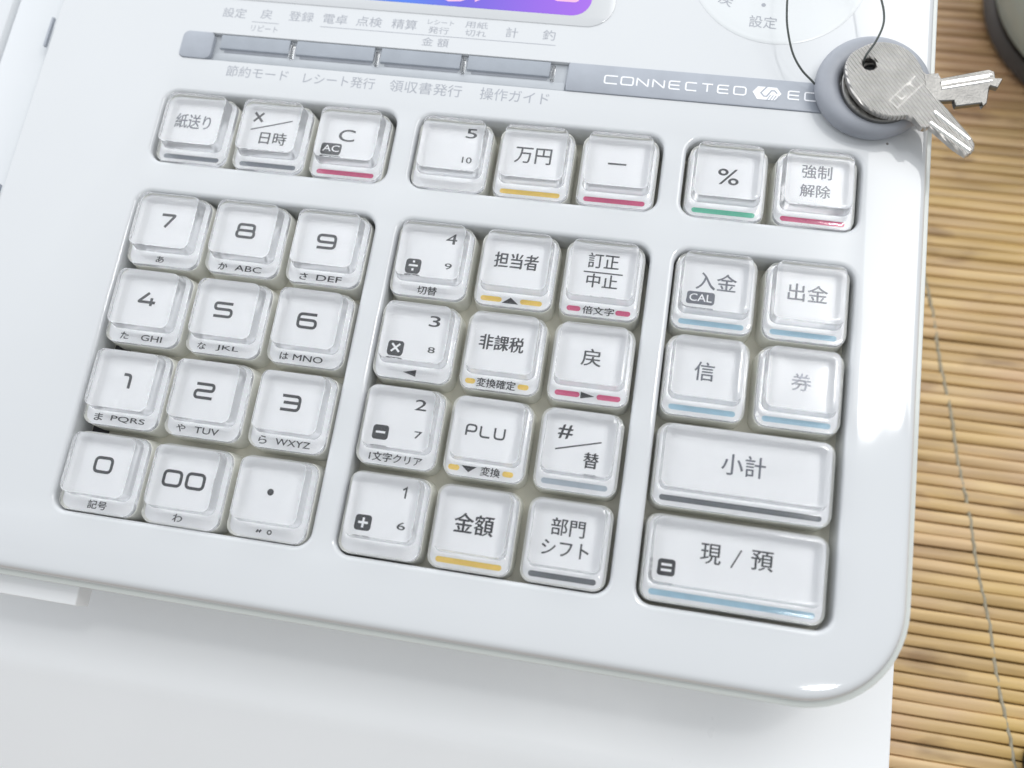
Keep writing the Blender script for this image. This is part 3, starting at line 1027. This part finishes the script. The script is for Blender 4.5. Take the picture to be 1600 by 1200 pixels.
def legend(k, key):
    top, sub = LEGENDS.get(k, ([], []))
    numpad = k[0] in (0, 1, 2) and k[1] >= 1
    ink = Ink(LZ - 0.06)
    mats = [M_WASHED if k == (7, 2) else M_INKV if k in PALE_VEILED else M_INK, M_CARD]
    for s, x, y, w, h in top:
        if s.startswith('icon'):
            ink.shape(box_outline(x, y, w, h, 0.7))
            c = s[-1]
            a = w * 0.30
            if c in '+-÷=':
                if c == '=':
                    ink.line(x - a, y + 0.55, x + a, y + 0.55, 0.5, 1); ink.line(x - a, y - 0.55, x + a, y - 0.55, 0.5, 1)
                else:
                    ink.line(x - a, y, x + a, y, 0.48, 1)
                if c == '+':
                    ink.line(x, y - a, x, y + a, 0.48, 1)
                if c == '÷':
                    for dy in (0.95, -0.95):
                        ink.line(x - 0.25, y + dy, x + 0.25, y + dy, 0.5, 1)
            else:
                ink.line(x - a * .85, y - a * .85, x + a * .85, y + a * .85, 0.46, 1); ink.line(x - a * .85, y + a * .85, x + a * .85, y - a * .85, 0.46, 1)
        elif s.startswith('box'):
            ink.shape(box_outline(x, y, w, h, 0.6))
            ink.text(s[4:], x, y, w * 0.80, h * 0.62, 0.02, mi=1)
        elif s == '/':
            ink.line(x - w / 2 * 0.9, y - h / 2, x + w / 2 * 0.9, y + h / 2, 0.30)
        elif s in ('line', '-'):
            ink.line(x - w / 2, y, x + w / 2, y, 0.30 if s == 'line' else 0.42)
        elif s == '.':
            ink.add([(0.72 * math.cos(q * math.pi / 10), 0.72 * math.sin(q * math.pi / 10)) for q in range(20)], [tuple(range(20))], x, y)
        elif numpad:
            hh = 3.75
            ww = {'7': 3.9, '1': 2.3, '4': 4.7, '0': 4.5}.get(s, 4.75)
            ink.square(s, x, y, ww, hh, 0.66, 0.95)
        elif s == 'PLU':
            for i, ch in enumerate(s):
                ink.square(ch, x + (i - 1) * 3.05, y, 2.45, 2.7, 0.40, 0.7)
        elif s == '1':
            v, f = ribbon([Vector((-0.62, 0.62)), Vector((0.08, 1.12)), Vector((0.08, -1.12))], 0.36)
            ink.add(v, f, x, y)
        elif s.isdigit() or s == 'C':
            ink.text(s, x, y, 0.75 if s == '1' else w, h * 0.94, 0.03)
        else:
            fat = 0.085 if s in ('金額', '#', '替', '非課税', '担当者') else 0.045
            ink.text(s, x, y, w * 0.97, h * 0.92, fat)
    for s, x, y, w, h in sub:
        y = -8.12 if k in STUBS else min(y, -8.0) * 0.5 - 4.08
        if s in TRI:
            ink.shape([(x + a * w / 2, y + b * h / 2) for a, b in TRI[s]])
        elif s == '″':
            ink.line(x - 0.45, y - 0.28, x - 0.1, y + 0.32, 0.42); ink.line(x + 0.15, y - 0.22, x + 0.5, y + 0.36, 0.42)
        elif s == 'o':
            v, f = ribbon([Vector((0.42 * math.cos(q * math.pi / 8), 0.42 * math.sin(q * math.pi / 8))) for q in range(16)], 0.26, True)
            ink.add(v, f, x, y)
        else:
            lat = s.isascii()
            ink.text(s, x, y, w * 0.98, min(h, 1.45) if lat else h * 0.92, 0.02 if lat else 0.04)
    if ink.v:
        ink.build("legend", mats, key, Matrix.Identity(4))


COLWORD = {'red': 'raspberry red', 'yellow': 'yellow', 'green': 'green', 'blue': 'pale blue', 'grey': 'grey', 'pale': 'pale blue-grey', 'dark': 'dark grey'}
ICONW = {'icon ÷': 'a divide sign', 'icon ×': 'a times sign', 'icon -': 'a minus sign', 'icon +': 'a plus sign', 'icon =': 'an equals sign'}


def key_label(k):
    top, sub = LEGENDS.get(k, ([], []))
    words = [s for s, *_ in top if not s.startswith('icon') and s not in ('line',)]
    words = ['00'] if words == ['0', '0'] else [w.replace('box ', '') for w in words]
    t = "clear wide key" if k[0] == 'w' else "clear square key"
    t += " printed " + " ".join(w for w in words)
    ic = [ICONW[s] for s, *_ in top if s in ICONW]
    if ic:
        t += " and " + ic[0]
    if k in BARS:
        t += ", " + COLWORD[BARS[k]] + " bar below"
    elif k in STUBS:
        t += ", split " + COLWORD[STUBS[k][0]] + " bar below"
    return t


keys = [(c, 0) for c in range(8)] + [(c, r) for r in (1, 2, 3, 4) for c in range(6)] + [(6, 1), (7, 1), (6, 2), (7, 2), ('w', 3), ('w', 4)]
krnd = random.Random(11)
for k in keys:
    wide = k[0] == 'w'
    hx = 17.85 if wide else 8.6
    x = 134.3 if wide else KX[k[0]]
    tl = Matrix.Rotation(math.radians(krnd.uniform(-0.8, 0.8)), 4, 'X') @ Matrix.Rotation(math.radians(krnd.uniform(-0.8, 0.8)), 4, 'Y')
    key = put("key", shared('cap', hx, cap_mesh), register,
              None, at(x + krnd.uniform(-0.12, 0.12), KY[k[1]] + krnd.uniform(-0.08, 0.10), KZ + krnd.uniform(-0.12, 0.12)) @ tl)
    key['label'] = key_label(k)
    put("label_card", shared('card', hx, card_mesh), key)
    put("key_base", shared('base', hx, base_mesh), key)
    e = hx - 8.6
    if k in BARS:
        put("colour_bar", shared('bar', hx, lambda h: bar_mesh(FULL[0] - (h - 8.6), FULL[1] + (h - 8.6), FULL[2], FULL[3])), key, BAR[BARS[k]])
    if k in STUBS:
        c, (a, b_, c2, d2) = STUBS[k]
        for q0, q1 in ((a, b_), (c2, d2)):
            o = put("colour_bar", bar_mesh(q0, q1, -8.70, -7.50), key, BAR[c])
    legend(k, key)

# ------------------------------------------------------------------ grey ring, keys and cord on the register
M_RUBBER = plastic("matt_grey_rubber", (0.29, 0.305, 0.34), 0.45, 0.05, 150, bump_s=0.1)
ring = empty("rubber_ring", pw(153.9, 24.0, ZP))
tag(ring, "thick matt grey rubber ring lying on the register under the two keys", "ring")
mb = MB()
rings = []
for k in range(25):
    a = 2 * math.pi * k / 24
    c, s = math.cos(a), math.sin(a)
    c2 = math.copysign(abs(c) ** 0.85, c); s2 = math.copysign(abs(s) ** 0.85, s)
    rings.append([((9.75 + 2.65 * c2) * math.cos(2 * math.pi * q / 72), (9.75 + 2.65 * c2) * math.sin(2 * math.pi * q / 72), 2.45 + 2.45 * s2) for q in range(72)])
mb.loft(rings)
RT = PF.to_3x3().to_4x4()
mb.build("ring_body", M_RUBBER, ring, smooth=60, at=RT)


def nickel(name, knurl=True):
    m, nt, b = new_mat(name)
    nz = noise(nt, 300.0, 4.0)
    cr = ramp(nt, nz.outputs["Fac"], [(0.3, (0.44, 0.425, 0.40)), (0.7, (0.55, 0.53, 0.505))])
    nt.links.new(cr.outputs["Color"], b.inputs["Base Color"])
    b.inputs["Metallic"].default_value = 1.0
    b.inputs["Roughness"].default_value = 0.34
    if knurl:
        tc = nt.nodes.new("ShaderNodeTexCoord")
        mp = nt.nodes.new("ShaderNodeMapping")
        mp.inputs["Rotation"].default_value = (0, 0, math.radians(-38))
        wv = nt.nodes.new("ShaderNodeTexWave")
        wv.inputs["Scale"].default_value = 420.0
        wv.inputs["Distortion"].default_value = 0.6
        wv.inputs["Detail"].default_value = 1.0
        nt.links.new(tc.outputs["Object"], mp.inputs["Vector"])
        nt.links.new(mp.outputs["Vector"], wv.inputs["Vector"])
        bump(nt, b, wv.outputs["Fac"], 0.9, 0.0003)
    else:
        bump(nt, b, noise(nt, 2200.0, 3.0).outputs["Fac"], 0.5, 0.0002)
    return m


M_NICK = nickel("brushed_nickel_bow")
M_NICK2 = nickel("grainy_nickel_blade", False)
for _e, _c in zip(M_NICK2.node_tree.nodes["Color Ramp"].color_ramp.elements, ((0.17, 0.167, 0.16, 1), (0.24, 0.235, 0.225, 1))):
    _e.color = _c
M_STAMP = nickel("worn_nickel_stamp", False)
for _e, _c in zip(M_STAMP.node_tree.nodes["Color Ramp"].color_ramp.elements, ((0.40, 0.39, 0.37, 1), (0.48, 0.47, 0.45, 1))):
    _e.color = _c
M_EDGE = nickel("bright_nickel_edge", False)
M_EDGE.node_tree.nodes["Principled BSDF"].inputs["Roughness"].default_value = 0.16
M_EDGE.node_tree.nodes["Color Ramp"].color_ramp.elements[0].color = (0.8, 0.79, 0.77, 1)
M_EDGE.node_tree.nodes["Color Ramp"].color_ramp.elements[1].color = (0.9, 0.89, 0.87, 1)


def plate_with_hole(outline, hole, z0, z1, bev, name, mat, parent, at_m, mi_mats=None):
    """flat plate with bevelled rims and one round hole"""
    def area(p):
        return sum(p[i - 1][0] * p[i][1] - p[i][0] * p[i - 1][1] for i in range(len(p)))
    if area(outline) < 0:
        outline = outline[::-1]

    def ins(pts, d):
        out = []
        n = len(pts)
        for i, p in enumerate(pts):
            a, b = pts[i - 1], pts[(i + 1) % n]
            tx, ty = b[0] - a[0], b[1] - a[1]
            l = math.hypot(tx, ty) or 1
            out.append((p[0] - ty / l * d, p[1] + tx / l * d))
        return out
    bm = bmesh.new()

    def ring_(pts, z):
        return [bm.verts.new((p[0] * MM, p[1] * MM, z * MM)) for p in pts]

    def strip(a, b):
        n = len(a)
        for i in range(n):
            bm.faces.new((a[i], a[(i + 1) % n], b[(i + 1) % n], b[i]))
    loops = []
    inn = ins(outline, bev)
    o_top = ring_(inn, z1); o_m1 = ring_(outline, z1 - bev); o_m0 = ring_(outline, z0 + bev); o_bot = ring_(inn, z0)
    strip(o_top, o_m1); strip(o_m1, o_m0); strip(o_m0, o_bot)
    tops, bots = [o_top], [o_bot]
    if hole:
        hx, hy, hr = hole
        def circ(r):
            return [(hx + r * math.cos(2 * math.pi * k / 28), hy + r * math.sin(2 * math.pi * k / 28)) for k in range(28)]
        h_top = ring_(circ(hr + bev), z1); h1 = ring_(circ(hr), z1 - bev); h0 = ring_(circ(hr), z0 + bev); h_bot = ring_(circ(hr + bev), z0)
        strip(h_top, h1); strip(h1, h0); strip(h0, h_bot)
        tops.append(h_top); bots.append(h_bot)
    for grp in (tops, bots):
        ed = []
        for vs in grp:
            for i in range(len(vs)):
                ed.append(bm.edges.get((vs[i], vs[(i + 1) % len(vs)])) or bm.edges.new((vs[i], vs[(i + 1) % len(vs)])))
        bmesh.ops.triangle_fill(bm, use_beauty=True, use_dissolve=False, edges=ed)
    bmesh.ops.recalc_face_normals(bm, faces=bm.faces)
    me = bpy.data.meshes.new(name)
    bm.to_mesh(me); bm.free()
    for mm_ in (mi_mats or [mat]):
        me.materials.append(mm_)
    o = bpy.data.objects.new(name, me)
    COL.objects.link(o)
    o.parent = parent
    o.matrix_local = at_m
    return o


def rel(pts, o):
    return [(p[0] - o[0], p[1] - o[1]) for p in pts]


def smooth_outline(pts, keep, n=4):
    """round off the outline except at corners listed in keep"""
    return pts


# front key
K1 = [(150.32, 30.71), (152.4, 31.76), (154.87, 32.12), (157.73, 31.62), (160.26, 30.18), (162.13, 27.63), (163.29, 24.84), (163.8, 22.42), (164.84, 20.67)]
K1b = [(166.63, 19.02), (168.23, 17.36), (170.19, 14.94), (173.53, 10.9), (174.1, 9.6), (174.0, 8.2), (173.4, 7.2), (172.48, 6.65), (170.07, 8.16), (166.75, 10.98), (164.81, 12.58),
       (164.15, 11.99), (162.95, 11.98), (162.59, 12.47)]
K1c = [(161.32, 14.02), (159.92, 14.45), (158.22, 14.05), (155.45, 14.02), (152.62, 14.95), (150.43, 16.56), (148.54, 18.84), (147.31, 21.61), (146.64, 24.46), (146.83, 26.58), (147.94, 28.79), (150.32, 30.71)]
out1 = [p[:2] for p in lerp_path([(p[0], p[1], 0) for p in K1], 4)] + K1b + [p[:2] for p in lerp_path([(p[0], p[1], 0) for p in K1c], 4)][:-1]
O1 = (155.2, 23.0)
K1T = Matrix.Rotation(math.radians(1.5), 4, 'Y')
key1 = empty("metal_key", pw(O1[0], O1[1], 3.55))
tag(key1, "upper nickel key with ribbed round bow on the grey ring, blade pointing down right", "key", "two keys on the ring")
KT = RT @ K1T
plate_with_hole(rel(out1, O1), (151.65 - O1[0], 26.3 - O1[1], 1.5), 0, 1.6, 0.28, "bow_and_blade", M_NICK, key1, KT)


def rib(name, pts, wid, z, h, parent, o, at_m, mat):
    mb = MB()
    path = [Vector(p) - Vector(o) for p in pts]
    for a, b in zip(path, path[1:]):
        d = (b - a).normalized(); n = Vector((-d.y, d.x))
        q = [a + n * wid / 2, a - n * wid / 2, b - n * wid / 2, b + n * wid / 2]
        t = [a + n * wid / 5 + d * 0.2, a - n * wid / 5 + d * 0.2, b - n * wid / 5 - d * 0.2, b + n * wid / 5 - d * 0.2]
        mb.loft([[(p.x, p.y, z) for p in q], [(p.x, p.y, z + h) for p in t]], cap1=True)
    return mb.build(name, mat, parent, at=at_m)


rib("blade_rib", [(165.35, 16.25), (173.03, 10.2)], 0.95, 1.6, 0.35, key1, O1, KT, M_EDGE)
rib("blade_rib", [(164.6, 13.55), (173.2, 7.75)], 0.9, 1.6, 0.35, key1, O1, KT, M_EDGE)
# stamped frame with two letters on the bow
mb = MB()
A, B_, C_, D_ = (156.2, 17.7), (157.9, 16.1), (163.0, 22.6), (161.3, 24.3)
for a, b in ((A, B_), (B_, C_), (D_, A)):
    v, f = ribbon([Vector(a) - Vector(O1), Vector(b) - Vector(O1)], 0.15)
    base = len(mb.v)
    mb.loft([[(v[0][0], v[0][1], 1.61), (v[1][0], v[1][1], 1.61), (v[3][0], v[3][1], 1.61), (v[2][0], v[2][1], 1.61)],
             [(v[0][0], v[0][1], 1.66), (v[1][0], v[1][1], 1.66), (v[3][0], v[3][1], 1.66), (v[2][0], v[2][1], 1.66)]], cap1=True)
for ch, c in (('L', (158.7, 19.2)), ('T', (160.6, 21.9))):
    for pts, closed in SQ[ch]:
        ca, sa = math.cos(math.radians(52)), math.sin(math.radians(52))
        q = [Vector((c[0] - O1[0] + ca * (p[0] - .5) * 1.4 - sa * (p[1] - .5) * 1.2, c[1] - O1[1] + sa * (p[0] - .5) * 1.4 + ca * (p[1] - .5) * 1.2)) for p in pts]
        v, f = ribbon(q, 0.22)
        b0 = len(mb.v)
        mb.v += [(p[0], p[1], 1.67) for p in v]
        mb.f += [tuple(b0 + i for i in g) for g in f]
        mb.m += [0] * len(f)
mb.build("stamped_frame", M_STAMP, key1, at=KT)

# rear key
K2 = [(166.53, 26.66), (167.1, 25.4), (176.9, 28.55), (178.1, 28.1), (178.32, 26.57), (179.87, 26.52), (178.89, 24.16), (177.3, 24.5), (177.17, 24.1), (176.75, 20.27), (175.98, 19.38), (175.75, 20.15),
      (170.44, 18.82), (169.98, 20.2), (167.64, 19.8), (165.6, 19.6), (164.3, 18.6), (163.5, 17.2)]
bow2 = [(155.2 + 8.6 * math.cos(math.radians(a)), 22.6 + 8.9 * math.sin(math.radians(a))) for a in range(-35, -332, -9)]
bow2 = [p for p in bow2]
out2 = K2 + bow2 + [(164.2, 26.2)]
O2 = (156.0, 23.0)
key2 = empty("metal_key", pw(O2[0], O2[1], 2.0))
tag(key2, "lower nickel key whose wide notched blade points right over the mat", "key", "two keys on the ring")
plate_with_hole(rel(out2, O2), (152.6 - O2[0], 26.0 - O2[1], 1.5), 0, 1.5, 0.22, "bow_and_blade", M_NICK2, key2, RT)
rib("blade_rib", [(167.0, 24.0), (177.6, 27.15)], 0.8, 1.5, 0.35, key2, O2, RT, M_EDGE)
rib("blade_rib", [(167.2, 22.7), (177.7, 25.75)], 0.7, 1.5, 0.3, key2, O2, RT, M_EDGE)

# cord
M_CORD = plastic("dark_grey_cord", (0.055, 0.065, 0.06), 0.6, 0.15, 900)
c0 = pw(150.5, 27.0, 5)
cord = lerp_path([(150.9, 26.4, 2.2), (150.6, 27.6, 5.6), (152.3, 30.9, 6.4), (153.6, 34.9, 6.5), (153.7, 38.8, 6.2), (152.6, 44.0, 5.8), (150.5, 52, 5), (146, 60, 5.5), (139, 61, 7.0),
                  (134.6, 53, 6.5), (133.3, 44, 5), (133.5, 38.0, 4.0), (134.3, 33.8, 3.2), (135.9, 29.3, 2.2), (138.2, 26.2, 1.2), (140.9, 24.2, 0.2), (142.0, 23.6, -0.6)], 8)
mb = MB()
mb.tube([(p[0] - 150.5, p[1] - 27.0, p[2] - 5) for p in cord], 0.24, 7)
o = mb.build("key_cord", M_CORD, None, smooth=60)
o.matrix_world = Matrix.Translation(c0) @ RT
tag(o, "thin dark cord looped through the hole of the upper key and over the dial", "cord")

# ------------------------------------------------------------------ things at the picture's edge
M_POT = plastic("grey_green_glaze", (0.46, 0.56, 0.57), 0.30, 0.06, 30)
M_POTB = plastic("base_shade_black", (0.045, 0.038, 0.034), 0.5, 0.1, 60)  # black ring painting in the shade under the pot's bulge
pot = empty("round_pot", (0.2515, 0.119, 0.0028))
tag(pot, "rounded grey-green pot with a dark ring of painted-in shade on the mat behind the keys", "pot")


def lathe(prof, n=72):
    mb = MB()
    mb.loft([[(r * math.cos(2 * math.pi * k / n), r * math.sin(2 * math.pi * k / n), z) for k in range(n)] for r, z in prof], cap0=True, cap1=True)
    return mb


lathe([(40, 0), (43.5, 0.6), (44, 1.5), (43.0, 4), (42.0, 5)]).build("base_shade", M_POTB, pot, smooth=40)
lathe([(38, 5.1), (41.0, 5.6), (43, 8), (46, 20), (47, 36), (46, 52), (42, 66), (34, 74), (20, 78), (2, 79)]).build("pot_body", M_POT, pot, smooth=60)

M_BLACK = plastic("black_case_plastic", (0.012, 0.012, 0.013), 0.4, 0.1, 100)
mb = MB()
mb.slab(rr(-60, 60, -110, 5, 6, 8), 0, 9, 2.0)
case = mb.build("black_case", M_BLACK, None, smooth=40)
case.matrix_world = Matrix.Translation((0.2765, -0.1065, 0.0028)) @ Matrix.Rotation(math.radians(3), 4, 'Z')
tag(case, "flat black case on the bamboo mat at the right-hand lower corner", "case")
